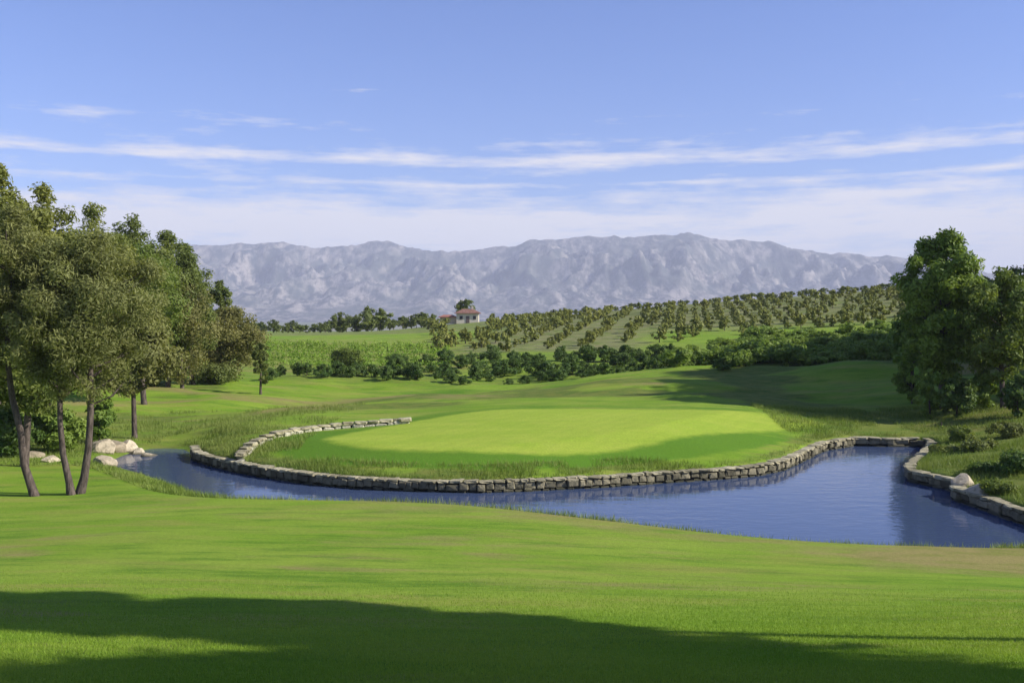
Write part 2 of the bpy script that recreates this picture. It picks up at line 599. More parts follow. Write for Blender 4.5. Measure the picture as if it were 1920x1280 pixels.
def build_ground():
    def axis(lo, hi, step, outs):
        a = list(np.arange(lo, hi + 1e-6, step))
        s, v = step, hi
        while v < outs[1]:
            s = min(s * 1.09, 400)
            v += s
            a.append(v)
        s, v = step, lo
        pre = []
        while v > outs[0]:
            s = min(s * 1.12, 400)
            v -= s
            pre.append(v)
        return np.array(pre[::-1] + a)
    xs = axis(-26, 27, 0.24, (-7500, 7500))
    ys = axis(5, 62, 0.24, (-600, 8300))
    X, Y = np.meshgrid(xs, ys)
    x, y = X.ravel(), Y.ravel()
    z = height(x, y)
    n, m = len(xs), len(ys)
    idx = np.arange(n * m).reshape(m, n)
    F = np.stack([idx[:-1, :-1], idx[:-1, 1:], idx[1:, 1:], idx[1:, :-1]], -1).reshape(-1, 4)
    near = (np.abs(x) < 45) & (y < 95) & (y > 0)
    d = np.full(x.shape, 50.0)
    fl = np.zeros(x.shape)
    d[near], fl[near] = poly_sdf(POLY, x[near], y[near], FLAG)
    gd = np.full(x.shape, 50.0)
    gd[near] = poly_sdf(GREEN, x[near], y[near])
    green = sstep(1.0, -0.9, gd)
    # lush collar: the front of the green and the hollow round it
    lush = sstep(3.6, 1.2, gd) * sstep(0.5, 1.8, d)
    behind = (y > 47) & (gd > 0)
    lush = np.where(behind, lush * 0.5, lush)
    rough = sstep(2.2, 0.6, d) * (d > 0) * (0.55 - 0.1 * fl + 0.5 * sstep(-3, -9, x) * fl)
    rough = np.maximum(rough, sstep(-7, -14.0, x) * sstep(40, 44, y) * sstep(70, 56, y) * sstep(1, 5, gd) * 0.55)
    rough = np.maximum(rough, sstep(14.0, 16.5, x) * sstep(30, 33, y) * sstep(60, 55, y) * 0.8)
    rough = np.maximum(rough, 0.45 * sstep(76, 84, y) * sstep(128, 118, y))
    rough = np.maximum(rough, 0.8 * sstep(76, 80, y) * sstep(135, 118, y) * sstep(0.17, 0.24, x / np.maximum(y, 1)))  # darker scrubby ground; some of the slope's shade is put into this colour
    dry_field = 0.46 * sstep(86, 92, y) * sstep(150, 140, y) * sstep(2, -6, x)
    dry = sstep(8.5, 0.8, d) ** 0.7 * (d > 0) * (1 - fl) * sstep(-11, -3, x) * 0.62
    dry = np.maximum(dry, 0.82 * np.exp(-(((x - 11.5) / 6) ** 2 + ((y - 23.5) / 4) ** 2)))
    dry = np.maximum(dry, 0.6 * np.exp(-(((x - 25) / 6) ** 2 + ((y - 51) / 5) ** 2)))
    dry = np.maximum(dry, 0.42 * (y < 32) * sstep(0.45, 0.7, fbm(x / 3.5, y / 1.6, 91, 4)) * (d > 0))
    dry = np.maximum(dry, dry_field)
    dry = np.maximum(dry, 0.55 * np.exp(-(((x - 24) / 4) ** 2 + ((y - 50) / 3.2) ** 2)))
    dry = np.maximum(dry, 0.6 * np.exp(-(((x + 3.5) / 4) ** 2 + ((y - 69) / 3.0) ** 2)))
    pt = fbm(x / 8.0, y / 4.5, 123, 4)
    bz = sstep(54, 60, y) * sstep(84, 76, y)
    rough = np.maximum(rough, bz * sstep(0.46, 0.62, pt) * 0.8)
    dry = np.maximum(dry, bz * sstep(0.52, 0.68, fbm(x / 9.0, y / 4.0, 131, 4)) * 0.6)
    rough = np.maximum(rough, sstep(2.6, 0.9, d) * fl * (d > 0) * sstep(0.38, 0.55, fbm(x / 2.5, y / 2.5, 141, 3)) * 0.75)
    lush = np.maximum(lush, 0.8 * np.exp(-(((x + 6) / 6) ** 2 + ((y - 77) / 2.0) ** 2)))
    soil = sstep(106, 116, y) * sstep(-14, -4, x - 0.1 * (y - 110)) * 0.66
    soil = soil * (1 - 0.75 * sstep(0.10, 0.18, x / np.maximum(y, 1)) * sstep(150, 128, y))
    soil = np.maximum(soil, sstep(150, 158, y) * sstep(-70, -50, x) * 0.55)
    far = sstep(235, 420, np.maximum(y, np.abs(x) * 1.3))
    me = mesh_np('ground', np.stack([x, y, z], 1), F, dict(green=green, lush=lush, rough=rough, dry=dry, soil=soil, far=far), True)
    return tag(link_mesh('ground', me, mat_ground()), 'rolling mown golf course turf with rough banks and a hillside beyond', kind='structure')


ground = build_ground()

wx0, wx1, wy0, wy1 = -23.0, 25.5, 23.0, 61.0
pond = link_mesh('pond', mesh_np('pond', [(wx0, wy0, 0), (wx1, wy0, 0), (wx1, wy1, 0), (wx0, wy1, 0)], [(0, 1, 2, 3)]), mat_water())
tag(pond, 'blue rippled pond curving round the front of the putting green', kind='structure')


# ------------------------------------------------------------------ mountains
def build_mountains():
    us = np.array([-600, 0, 200, 390, 470, 520, 600, 650, 700, 750, 810, 880, 950, 1010, 1070, 1110, 1180, 1240, 1300, 1400, 1450, 1500, 1570, 1650, 1720, 1800, 1880, 1960, 2500])
    vv = np.array([480, 470, 462, 456, 452, 449, 457, 454, 450, 455, 464, 467, 458, 449, 441, 439, 444, 442, 443, 448, 454, 464, 472, 478, 488, 500, 515, 530, 560])
    Y0 = 6000.0
    px = (us - 960) / FPX * Y0
    pz = CAM_H + (590 - vv) / FPX * Y0
    xs = np.arange(-5600, 5601, 20.0)
    ys = np.concatenate([np.arange(3700, 5200, 40.0), np.arange(5200, 6300, 20.0), np.arange(6300, 8001, 70.0)])
    X, Y = np.meshgrid(xs, ys)
    x, y = X.ravel(), Y.ravel()
    top = np.interp(x, px, pz)
    base = FAR_Z - 1
    crest = Y0 + (fbm(x / 900.0, x * 0 + 3.3, 5, 3) - 0.5) * 500
    tf = np.clip((y - (crest - 2100)) / 2100, 0, 1)
    tb = np.clip(1 - (y - crest) / 1700, 0, 1)
    prof = np.where(y < crest, 0.30 * tf + 0.70 * tf ** 2.1, tb ** 1.3)
    def ridged(px_, py_, seed, octv, gain):
        sm, amp, tot, wgt = 0.0, 1.0, 0.0, 1.0
        for k in range(octv):
            ca, sa = math.cos(0.6 + k * 1.1), math.sin(0.6 + k * 1.1)
            f = 1.93 ** k
            r_ = 1 - np.abs(2 * vnoise((px_ * ca - py_ * sa) * f, (px_ * sa + py_ * ca) * f, seed + k) - 1)
            r_ = r_ * r_
            sm = sm + amp * r_ * wgt
            wgt = np.clip(r_ * 1.6, 0.15, 1)
            tot += amp
            amp *= gain
        return sm / tot
    wx = x + 260 * (fbm(x / 600, y / 600, 21, 4) - 0.5)
    wy = y + 200 * (fbm(x / 500, y / 500, 41, 4) - 0.5)
    rg = ridged(wx / 420.0, wy / 900.0, 9, 7, 0.62)
    z = base + (top - base) * prof
    rg2 = ridged(wx / 130.0, wy / 240.0, 61, 5, 0.6)
    z = z + ((rg - 0.42) * 300 + (rg2 - 0.42) * 120) * np.clip(prof * 1.5, 0, 1) * np.clip((1.07 - prof) * 2.4, 0, 1)
    z = np.minimum(z, base + (top - base) * (0.34 + 0.66 * prof + 0.09 * (rg - 0.42) + 0.06 * (rg2 - 0.4)))
    z = np.where(prof <= 0.001, base, np.maximum(z, base))
    n, m = len(xs), len(ys)
    idx = np.arange(n * m).reshape(m, n)
    F = np.stack([idx[:-1, :-1], idx[:-1, 1:], idx[1:, 1:], idx[1:, :-1]], -1).reshape(-1, 4)
    b = NB('mountain_rock')
    p = b.pos()
    c = b.mix(b.range(b.noise(p, 0.020, 8, 0.8, (1, 0.35, 0.6)), 0.42, 0.62), (0.020, 0.030, 0.036), (0.31, 0.27, 0.23))
    c = b.mix(b.range(b.noise(p, 0.0022, 5, 0.6), 0.45, 0.65, 0.0, 0.7), c, (0.055, 0.065, 0.055))
    b.color(c, 0.95)
    me = mesh_np('mountains', np.stack([x, y, z], 1), F, None, True)
    tag(link_mesh('mountains', me, b.m), 'long hazy blue mountain range on the horizon', kind='structure')
    return float(z.max())


MT_TOP = build_mountains()


# ------------------------------------------------------------------ stone walls
def stone_variants(name, k, jit, bev, mat):
    out = []
    for i in range(k):
        bm = bmesh.new()
        bmesh.ops.create_cube(bm, size=1.0)
        bmesh.ops.bevel(bm, geom=bm.edges[:], offset=bev, segments=1, affect='EDGES')
        rr = random.Random(i * 31 + len(name))
        for v in bm.verts:
            v.co += Vector((rr.uniform(-jit, jit), rr.uniform(-jit, jit), rr.uniform(-jit, jit)))
        me = bpy.data.meshes.new(name)
        bm.to_mesh(me)
        bm.free()
        me.materials.append(mat)
        out.append(me)
    return out


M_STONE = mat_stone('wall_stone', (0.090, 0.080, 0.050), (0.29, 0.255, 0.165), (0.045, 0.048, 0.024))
M_CAP = mat_stone('cap_stone', (0.24, 0.21, 0.125), (0.47, 0.42, 0.27), (0.12, 0.115, 0.058))
M_CORE = mat_plain('mortar', (0.05, 0.045, 0.035), 0.95)
SUNLIT_STONES = stone_variants('stone', 6, 0.085, 0.11, mat_stone('sunlit_stone', (0.34, 0.32, 0.24), (0.55, 0.51, 0.38), (0.17, 0.16, 0.11)))  # paler copy of the wall stone; the far wall's sunlight is in its colour
STONES = stone_variants('stone', 8, 0.085, 0.11, M_STONE)
CAPS = stone_variants('cap_stone', 8, 0.085, 0.13, M_CAP)


def build_wall(pts, label, group, slen=(0.45, 0.8), side=1, top=0.35, cap_h=0.085, cap_w=0.46, courses=2, seed=1, grounded=False, stones=None):
    """pts: water line, land on the left-hand side when side = 1"""
    rr = random.Random(seed)
    path = smooth_path(pts, 0.12)
    seg = np.linalg.norm(np.diff(path, axis=0), axis=1)
    s = np.concatenate([[0], np.cumsum(seg)])
    total = s[-1]

    def pt(d):
        return np.array([np.interp(d, s, path[:, 0]), np.interp(d, s, path[:, 1])])
    root = empty('retaining_wall', (path[0][0], path[0][1], 0))
    tag(root, label, 'retaining wall', group)
    off0 = np.array([path[0][0], path[0][1]])
    # mortar core
    k = max(6, int(total / 0.5))
    V, F = [], []
    for i in range(k + 1):
        d = total * i / k
        a, b_ = pt(max(d - 0.1, 0)), pt(min(d + 0.1, total))
        t = (b_ - a) / (np.linalg.norm(b_ - a) + 1e-9)
        nrm = np.array([-t[1], t[0]]) * side
        c = pt(d) - off0
        gz = hz(*pt(d)) if grounded else 0.0
        for o_, z_ in ((0.10, -0.6), (0.10, top - 0.04), (0.34, top - 0.04), (0.34, -0.6)):
            V.append((c[0] + nrm[0] * o_, c[1] + nrm[1] * o_, gz + z_))
    for i in range(k):
        for j in range(4):
            F.append((i * 4 + j, i * 4 + (j + 1) % 4, (i + 1) * 4 + (j + 1) % 4, (i + 1) * 4 + j))
    link_mesh('mortar_core', mesh_np('mortar_core', V, F), M_CORE, root)
    z0 = -0.20
    bounds = [z0 + (top - z0) * i / courses for i in range(courses + 1)]
    for c in range(courses + 1):
        d = rr.uniform(-0.3, 0.0)
        while d < total:
            L = rr.uniform(*slen) * (1.15 if c == courses else 1.0)
            m_ = min(max(d + L / 2, 0), total)
            a, b_ = pt(max(m_ - 0.15, 0)), pt(min(m_ + 0.15, total))
            t = (b_ - a) / (np.linalg.norm(b_ - a) + 1e-9)
            nrm = np.array([-t[1], t[0]]) * side
            if c < courses:
                zc, hh, dep = (bounds[c] + bounds[c + 1]) / 2 + rr.uniform(-.03, .03), (bounds[c + 1] - bounds[c]) * rr.uniform(.82, 1.06), rr.uniform(.28, .38)
                o_ = 0.13 + rr.uniform(-0.06, 0.05)
                me, nm = rr.choice(stones or STONES), 'stone'
            else:
                zc, hh, dep = top + cap_h / 2, cap_h * rr.uniform(0.7, 1.35), cap_w * rr.uniform(.8, 1.15)
                o_ = 0.16 + rr.uniform(-0.02, 0.02)
                me, nm = rr.choice(CAPS), 'cap_stone'
            p = pt(m_) - off0 + nrm * o_
            gz = hz(*pt(m_)) if grounded else 0.0
            st = bpy.data.objects.new(nm, me)
            C.objects.link(st)
            st.parent = root
            st.location = (p[0], p[1], gz + zc + rr.uniform(-0.012, 0.012))
            st.rotation_euler = (rr.uniform(-.06, .06), rr.uniform(-.05, .05), math.atan2(t[1], t[0]) + rr.uniform(-.09, .09))
            st.scale = (L - 0.02, dep, hh)
            d += L
    return root


build_wall(isl, 'long curved stone retaining wall along the front edge of the putting green', 'stone walls round the pond', slen=(0.22, 0.50), side=1, seed=3)
build_wall(far_wall, 'sunlit pale stone wall on the far bank left of the putting green', 'stone walls round the pond', slen=(0.3, 0.62), side=1, seed=5, top=0.14, cap_h=0.13, cap_w=0.5, courses=1, grounded=True, stones=SUNLIT_STONES)
build_wall(end_wall + rbank[1:4], 'dark shaded stone wall closing the far right end of the pond', 'stone walls round the pond', slen=(0.5, 0.9), side=1, seed=6)
build_wall(rbank[3:], 'stone wall with pale cap stones along the right bank nearest the camera', 'stone walls round the pond', slen=(0.45, 0.8), side=1, seed=8, cap_h=0.11)


# ------------------------------------------------------------------ plants
def tube(paths, sides=7):
    """list of [(x,y,z,r), ...] -> verts, quads"""
    V, F = [], []
    for pa in paths:
        base = len(V)
        n = len(pa)
        P = [Vector(p[:3]) for p in pa]
        for i in range(n):
            t = (P[min(i + 1, n - 1)] - P[max(i - 1, 0)]).normalized()
            ax = Vector((1, 0, 0)) if abs(t.x) < 0.8 else Vector((0, 1, 0))
            u = t.cross(ax).normalized()
            w = t.cross(u)
            for k in range(sides):
                a = 2 * PI * k / sides
                q = P[i] + (u * math.cos(a) + w * math.sin(a)) * pa[i][3]
                V.append((q.x, q.y, q.z))
        for i in range(n - 1):
            for k in range(sides):
                k2 = (k + 1) % sides
                F.append((base + i * sides + k, base + i * sides + k2, base + (i + 1) * sides + k2, base + (i + 1) * sides + k))
    return np.array(V), np.array(F)


def leaf_mesh(name, centers, radii, count, llen, lwid, rng, outward=0.7, flat=0.85, up=0.25):
    centers, radii = np.asarray(centers, float), np.asarray(radii, float)
    w = radii ** 2
    cnt = np.maximum((count * w / w.sum()).astype(int), 4)
    ci = np.repeat(np.arange(len(centers)), cnt)
    n = len(ci)
    dirs = rng.normal(size=(n, 3))
    dirs /= np.linalg.norm(dirs, axis=1)[:, None]
    rad = rng.random(n) ** 0.55
    pos = centers[ci] + dirs * (rad * radii[ci])[:, None] * np.array([1, 1, flat])
    mid = centers.mean(0)
    out = centers[ci] - mid
    out /= np.linalg.norm(out, axis=1)[:, None] + 1e-6
    nr = rng.normal(size=(n, 3)) * 0.55 + dirs * outward + out * 0.35 + np.array([0, 0, up])
    nr /= np.linalg.norm(nr, axis=1)[:, None]
    ax = np.cross(nr, rng.normal(size=(n, 3)))
    ax /= np.linalg.norm(ax, axis=1)[:, None] + 1e-9
    sd = np.cross(nr, ax)
    s = (0.6 + 0.8 * rng.random(n))[:, None]
    a = ax * llen * s * 0.5
    b = sd * lwid * s * 0.5
    V = np.stack([pos - a, pos + b - a * 0.1, pos + a, pos - b - a * 0.1], 1).reshape(-1, 3)
    F = np.arange(n * 4).reshape(n, 4)
    tint = np.clip(rng.random(len(centers))[ci] * 0.6 + rng.random(n) * 0.45, 0, 1)
    return mesh_np(name, V, F, dict(tint=np.repeat(tint, 4)))


def crown_clumps(H, zb, R, n, rng, shape='round', cr=0.27, axis=None, squash=(1, 1)):
    out, rad = [], []
    i = 0
    while len(out) < n:
        t = rng.random()
        if shape == 'round':
            prof = math.sqrt(max(0.0, 1 - (2 * t - 1) ** 2))
        elif shape == 'dome':
            prof = (t / 0.3) ** 0.6 if t < 0.3 else math.sqrt(max(0.0, 1 - ((t - 0.3) / 0.7) ** 2))
        elif shape == 'oval':
            prof = (1 - abs(2 * t - 1) ** 2.6) ** 0.6
        elif shape == 'cone':
            prof = 0.10 + 0.9 * (1 - t) ** 0.6 if t > 0.12 else 0.6 + t * 3
        else:
            prof = 1.0
        if rng.random() > prof + 0.15:
            continue
        a = rng.random() * 2 * PI
        r = R * prof * (0.35 + 0.62 * rng.random() ** 0.45) * (0.85 + 0.3 * rng.random())
        c_r = R * cr * (0.7 + 0.6 * rng.random()) * (0.55 + 0.45 * prof)
        r = max(0, r - c_r * 0.6)
        z = zb + (H - zb) * t
        ox, oy = (0, 0) if axis is None else axis(z)
        out.append((ox + r * math.cos(a) * squash[0], oy + r * math.sin(a) * squash[1], z - c_r * 0.5 * (t > 0.8)))
        rad.append(c_r)
    for t in (0.5, 0.6, 0.68, 0.76, 0.83, 0.89, 0.94, 0.98):
        c_r = R * cr * (1.0 - 0.4 * max(0.0, t - 0.5) / 0.5)
        z = zb + (H - zb) * t
        ox, oy = (0, 0) if axis is None else axis(z)
        out.append((ox, oy, z - c_r * 0.6))
        rad.append(c_r)
    return np.array(out), np.array(rad)


def make_tree(name, H, zb, R, seed, leaf_mat, bark_mat, shape='round', nclump=60, leaves=9000, llen=0.2, lwid=0.07, cr=0.27,
              trunk=None, tr=0.16, limbs=14, squash=(1, 1), rot=0.0, flat=0.85, up=0.25):
    rng = np.random.default_rng(seed)
    if trunk is None:
        bx, by = rng.normal(size=2) * H * 0.02
        trunk = [(0, 0, -0.25, tr * 1.35), (bx * 0.2, by * 0.2, 0.25, tr * 1.05), (bx, by, H * 0.3, tr * 0.85), (bx * 1.4, by * 1.2, H * 0.6, tr * 0.55), (bx, by, H * 0.88, tr * 0.15)]
    tz = np.array([p[2] for p in trunk])

    def axis(z):
        return float(np.interp(z, tz, [p[0] for p in trunk])), float(np.interp(z, tz, [p[1] for p in trunk]))
    cen, rad = crown_clumps(H, zb, R, nclump, rng, shape, cr, axis, squash)
    paths = [trunk]
    for k in range(min(limbs, nclump)):
        c = cen[k]
        zs = max(trunk[1][2] * 0 + zb * 0.75, min(c[2] - np.hypot(c[0] - axis(c[2])[0], c[1] - axis(c[2])[1]) * rng.uniform(0.35, 0.8), H * 0.85))
        x0, y0 = axis(zs)
        r0 = tr * 0.42 * (1 - 0.6 * zs / H)
        md = ((x0 + c[0]) / 2 + rng.normal() * 0.12, (y0 + c[1]) / 2 + rng.normal() * 0.12, (zs * 0.62 + c[2] * 0.38))
        paths.append([(x0, y0, zs, r0), (*md, r0 * 0.65), (c[0], c[1], c[2], r0 * 0.2)])
    V, F = tube(paths)
    root = empty(name, (0, 0, 0), rot)
    link_mesh('trunk', mesh_np('trunk', V, F, None, True), bark_mat, root)
    link_mesh('crown', leaf_mesh('crown', cen, rad, leaves, llen, lwid, rng, flat=flat, up=up), leaf_mat, root)
    return root


L_PINE = mat_leaf('pine_needles', (0.095, 0.13, 0.026), (0.28, 0.285, 0.065))
L_DARKPINE = mat_leaf('dark_pine_needles', (0.065, 0.105, 0.026), (0.19, 0.225, 0.05))
L_GREY = mat_leaf('grey_green_leaves', (0.105, 0.125, 0.038), (0.26, 0.275, 0.09))
L_OLIVE = mat_leaf('brownish_leaves', (0.115, 0.13, 0.038), (0.265, 0.255, 0.085))
L_BRIGHT = mat_leaf('bright_leaves', (0.08, 0.135, 0.022), (0.2, 0.245, 0.05))
L_DEEP = mat_leaf('deep_green_leaves', (0.09, 0.17, 0.028), (0.245, 0.33, 0.056))
L_ORCH = mat_leaf('orchard_leaves', (0.115, 0.14, 0.02), (0.3, 0.32, 0.07), 0.2)
L_HEDGE = mat_leaf('hedge_leaves', (0.045, 0.105, 0.02), (0.14, 0.205, 0.045))
L_VINE = mat_leaf('vine_leaves', (.130, .235, .022), (.270, .400, .050))
L_SHRUB = mat_leaf('shrub_leaves', (0.085, 0.12, 0.028), (0.22, 0.25, 0.07))
B_BARK = mat_bark('bark', (0.040, 0.031, 0.025), (0.135, 0.105, 0.085))
B_PALE = mat_bark('pale_bark', (0.05, 0.042, 0.034), (0.22, 0.19, 0.16))


def place(o, u, v, Y, label, cat, group=None, dz=0.0, top=None):
    p = at(u, v, Y)
    o.location = (p[0], Y, hz(p[0], Y) + dz)
    return tag(o, label, cat, group)


def tree_at(u, vtop, Y, R_px, label, seed, group='trees on the left bank', zb=0.25, name='pine_tree', cat='tree', **kw):
    """a tree whose foot stands at depth Y and whose top reaches image row vtop; R_px = half crown width in photo pixels"""
    x, _, ztop = at(u, vtop, Y)
    g = hz(x, Y)
    H = ztop - g
    kw.setdefault('tr', 0.013 * H + 0.04)
    t = make_tree(name, H, H * zb, R_px * Y / FPX, seed, **kw)
    t.location = (x, Y, g)
    tag(t, label, cat, group)
    return t


def trunk_path(base, pts, radii):
    """pts: (u, v) rows at the depth of the base -> local trunk coordinates"""
    Y = base[1]
    out = []
    for (u, v, dy), r in zip(pts, radii):
        p = at(u, v, Y)
        out.append((p[0] - base[0], dy, p[2] - base[2], r))
    return out


# --- the three trees in front on the left
def front_tree(bu, bv, Y, pts, radii, vtop, vbot, R_px, label, seed, mat, ncl, leaves, squash=(1, 1)):
    x, _, _ = at(bu, bv, Y)
    g = hz(x, Y)
    base = (x, Y, g)
    tp = trunk_path(base, pts, radii)
    tp[0] = (tp[0][0], 0, -0.3, radii[0])
    H = at(bu, vtop, Y)[2] - g
    zb = at(bu, vbot, Y)[2] - g
    t = make_tree('pine_tree', H, zb, R_px * 1.12 * Y / FPX, seed, mat, B_BARK, 'round', ncl + 30, leaves * 2 + 9000, 0.15, 0.036, 0.25, trunk=tp, limbs=26, squash=squash)
    t.location = base
    tag(t, label, 'tree', 'trees with bare trunks in front on the left')
    return t


front_tree(62, 932, 33, [(70, 936, 0), (60, 915, 0), (45, 870, 0), (36, 810, .1), (20, 745, .1), (6, 660, .2), (12, 560, .3), (10, 430, .2)], [.20, .145, .12, .11, .10, .085, .06, .03], 380, 700, 105,
           'front pine at the left edge with a crooked trunk leaning left', 11, L_GREY, 60, 15000)
front_tree(134, 936, 33, [(136, 938, 0), (130, 905, 0), (118, 850, 0), (110, 790, .1), (110, 720, .1), (104, 640, .2), (96, 540, .3), (100, 450, .2)], [.19, .12, .10, .09, .085, .075, .055, .03], 440, 735, 100,
           'slim dark-trunked pine between the two other front trees', 12, L_GREY, 48, 11000)
front_tree(150, 936, 33.2, [(146, 938, 0), (158, 895, 0), (166, 840, 0), (170, 770, 0), (169, 700, 0), (172, 640, -.1), (182, 560, -.2), (190, 470, 0)], [.20, .135, .115, .105, .10, .085, .06, .03], 425, 745, 118,
           'front pine with a straight trunk, nearest the left tip of the pond', 13, L_GREY, 62, 15000)

# --- the wood behind them
P = dict(leaf_mat=L_PINE, bark_mat=B_BARK)
D = dict(leaf_mat=L_DARKPINE, bark_mat=B_BARK)
tree_at(-20, 296, 45, 106, 'tallest pine, cut by the left edge of the photo', 21, shape='dome', nclump=80, leaves=25600, llen=.26, lwid=.085, zb=.2, **P)
tree_at(100, 338, 47, 112, 'tall pine second from the left edge', 22, shape='oval', nclump=80, leaves=22400, llen=.26, lwid=.085, zb=.2, **P)
tree_at(165, 376, 54, 112, 'narrow pine rising above the front trunks', 23, shape='dome', nclump=70, leaves=17600, llen=.26, lwid=.085, zb=.2, **P)
tree_at(238, 396, 70, 87, 'dark round-topped pine in the middle of the left wood', 24, shape='dome', nclump=80, leaves=22400, llen=.28, lwid=.10, zb=.15, **D)
tree_at(312, 432, 74, 80, 'dark round pine right of the round-topped pine', 25, shape='dome', nclump=70, leaves=19200, llen=.28, lwid=.10, zb=.15, **D)
tree_at(362, 458, 78, 69, 'round pine on the upper right slope of the left wood', 26, shape='dome', nclump=70, leaves=17600, llen=.28, lwid=.10, zb=.12, **D)
tree_at(408, 522, 82, 40, 'small dark pine at the right end of the left wood', 27, shape='dome', nclump=45, leaves=11200, llen=.28, lwid=.10, zb=.1, **D)
tree_at(268, 450, 64, 91, 'olive green broad tree in front of the dark pines', 28, name='broadleaf_tree', shape='round', nclump=70, leaves=19200, llen=.22, lwid=.09, zb=.2, leaf_mat=L_BRIGHT, bark_mat=B_BARK)
tree_at(340, 520, 74, 87, 'brownish olive tree with a low spreading crown', 29, name='olive_tree', shape='round', nclump=70, leaves=19200, llen=.2, lwid=.10, zb=.10, leaf_mat=L_OLIVE, bark_mat=B_BARK)
tree_at(425, 572, 80, 69, 'low brown-green tree at the edge of the meadow', 30, name='olive_tree', shape='round', nclump=60, leaves=14400, llen=.2, lwid=.10, zb=.10, leaf_mat=L_OLIVE, bark_mat=B_BARK)
tree_at(250, 560, 50, 89, 'grey-green tree low behind the front trunks', 31, name='olive_tree', shape='round', nclump=60, leaves=16000, llen=.2, lwid=.10, zb=.3, leaf_mat=L_GREY, bark_mat=B_BARK)
tree_at(40, 480, 40, 145, 'dense dark tree filling the left edge behind the crooked trunk', 32, name='broadleaf_tree', shape='round', nclump=70, leaves=22400, llen=.22, lwid=.09, zb=.28, **D)
tree_at(488, 640, 72, 22, 'small dark tree standing in the meadow edge right of the wood', 33, name='small_tree', shape='round', nclump=24, leaves=4000, llen=.2, lwid=.08, zb=.1, **D)
for i, (u, v, Y, r, m_, lab) in enumerate([(20, 755, 43, 70, L_HEDGE, 'dark shrub behind the crooked trunk at the left edge'),
                                           (110, 760, 45, 60, L_DEEP, 'dark shrub between the front tree trunks'),
                                           (185, 735, 48, 34, L_DEEP, 'dark shrub just right of the front tree trunks'),
                                           (290, 672, 76, 60, L_SHRUB, 'brown-green shrub under the olive trees'),
                                           (400, 680, 79, 60, L_SHRUB, 'low shrub at the foot of the low brown-green tree')]):
    tree_at(u, v, Y, r, lab, 40 + i, group='shrubs under the left wood', name='shrub', cat='shrub', shape='dome', nclump=36, leaves=8000, llen=.2, lwid=.09, zb=.04, leaf_mat=m_, bark_mat=B_BARK, tr=.05, limbs=8)

# --- right-hand trees
tree_at(1770, 426, 56, 82, 'tall dense round-topped tree dominating the right side', 51, 'trees on the right bank', name='broadleaf_tree', shape='oval', nclump=130, leaves=30000, llen=.26, lwid=.11, zb=.14, leaf_mat=L_DEEP, bark_mat=B_BARK, cr=.25)
tree_at(1885, 498, 53, 88, 'lower lighter tree leaning against the tall one at the right edge', 52, 'trees on the right bank', name='broadleaf_tree', shape='oval', nclump=80, leaves=15000, llen=.24, lwid=.1, zb=.2, leaf_mat=L_BRIGHT, bark_mat=B_BARK, cr=.25)
tree_at(1950, 474, 62, 110, 'dark treetop behind the lower tree at the right edge', 53, 'trees on the right bank', name='broadleaf_tree', shape='dome', nclump=70, leaves=12000, llen=.3, lwid=.13, zb=.1, leaf_mat=L_DARKPINE, bark_mat=B_BARK)
tree_at(1715, 570, 60, 52, 'dark low tree left of the tall round-topped tree', 54, 'trees on the right bank', name='broadleaf_tree', shape='round', nclump=50, leaves=8000, llen=.26, lwid=.11, zb=.06, leaf_mat=L_DEEP, bark_mat=B_BARK)
for i, (u, v, Y, r, m_, lab) in enumerate([(1745, 690, 53, 34, L_DEEP, 'dark shrub at the left foot of the tall tree'),
                                           (1795, 698, 52, 40, L_HEDGE, 'green shrub below the middle of the tall tree'),
                                           (1850, 690, 54, 36, L_DEEP, 'dark shrub at the right foot of the tall tree'),
                                           (1910, 700, 50, 34, L_HEDGE, 'shrub cut by the right edge below the lighter tree')]):
    tree_at(u, v, Y, r, lab, 60 + i, group='shrubs under the right trees', name='shrub', cat='shrub', shape='dome', nclump=30, leaves=4500, llen=.2, lwid=.09, zb=.04, leaf_mat=m_, bark_mat=B_BARK, tr=.05, limbs=8)
for i, (u, v, Y, r, lab) in enumerate([(1795, 505, 80, 62, 'added dark tree behind the tall tree, past its left side'),
                                       (1850, 515, 88, 66, 'added dark tree behind the gap between the two right trees'),
                                       (1740, 560, 92, 56, 'added dark round tree on the slope behind the low dark tree'),
                                       (1905, 500, 84, 70, 'added dark tree behind the lighter tree at the right edge')]):
    tree_at(u, v, Y, r, lab, 55 + i, 'trees on the right bank', name='broadleaf_tree', shape='dome', nclump=50, leaves=8000, llen=.3, lwid=.14, zb=.06, leaf_mat=L_DARKPINE, bark_mat=B_BARK)  # trees added behind the tall one to throw shade onto the slope
# right-hand wood beyond the frame that shades the slope behind the green
for i, (x, y, H, R) in enumerate([(40.5, 57.5, 19, 5.6), (43.5, 63, 20, 5.8), (47, 69, 21, 6), (52, 76, 21, 6.5), (57, 83, 20, 7), (61, 91, 21, 7), (65, 99, 21, 7), (50, 61, 20, 6), (54, 67, 21, 6), (47, 56.5, 19, 5.5)]):
    t = make_tree('broadleaf_tree', H, H * .06, R, 70 + i, L_DEEP, B_BARK, 'oval', 110, 24000, .46, .26, cr=.3)
    t.location = (x, y, hz(x, y))
    tag(t, 'large dark tree of the wood beyond the right edge of the photo', 'tree', 'wood beyond the right edge')
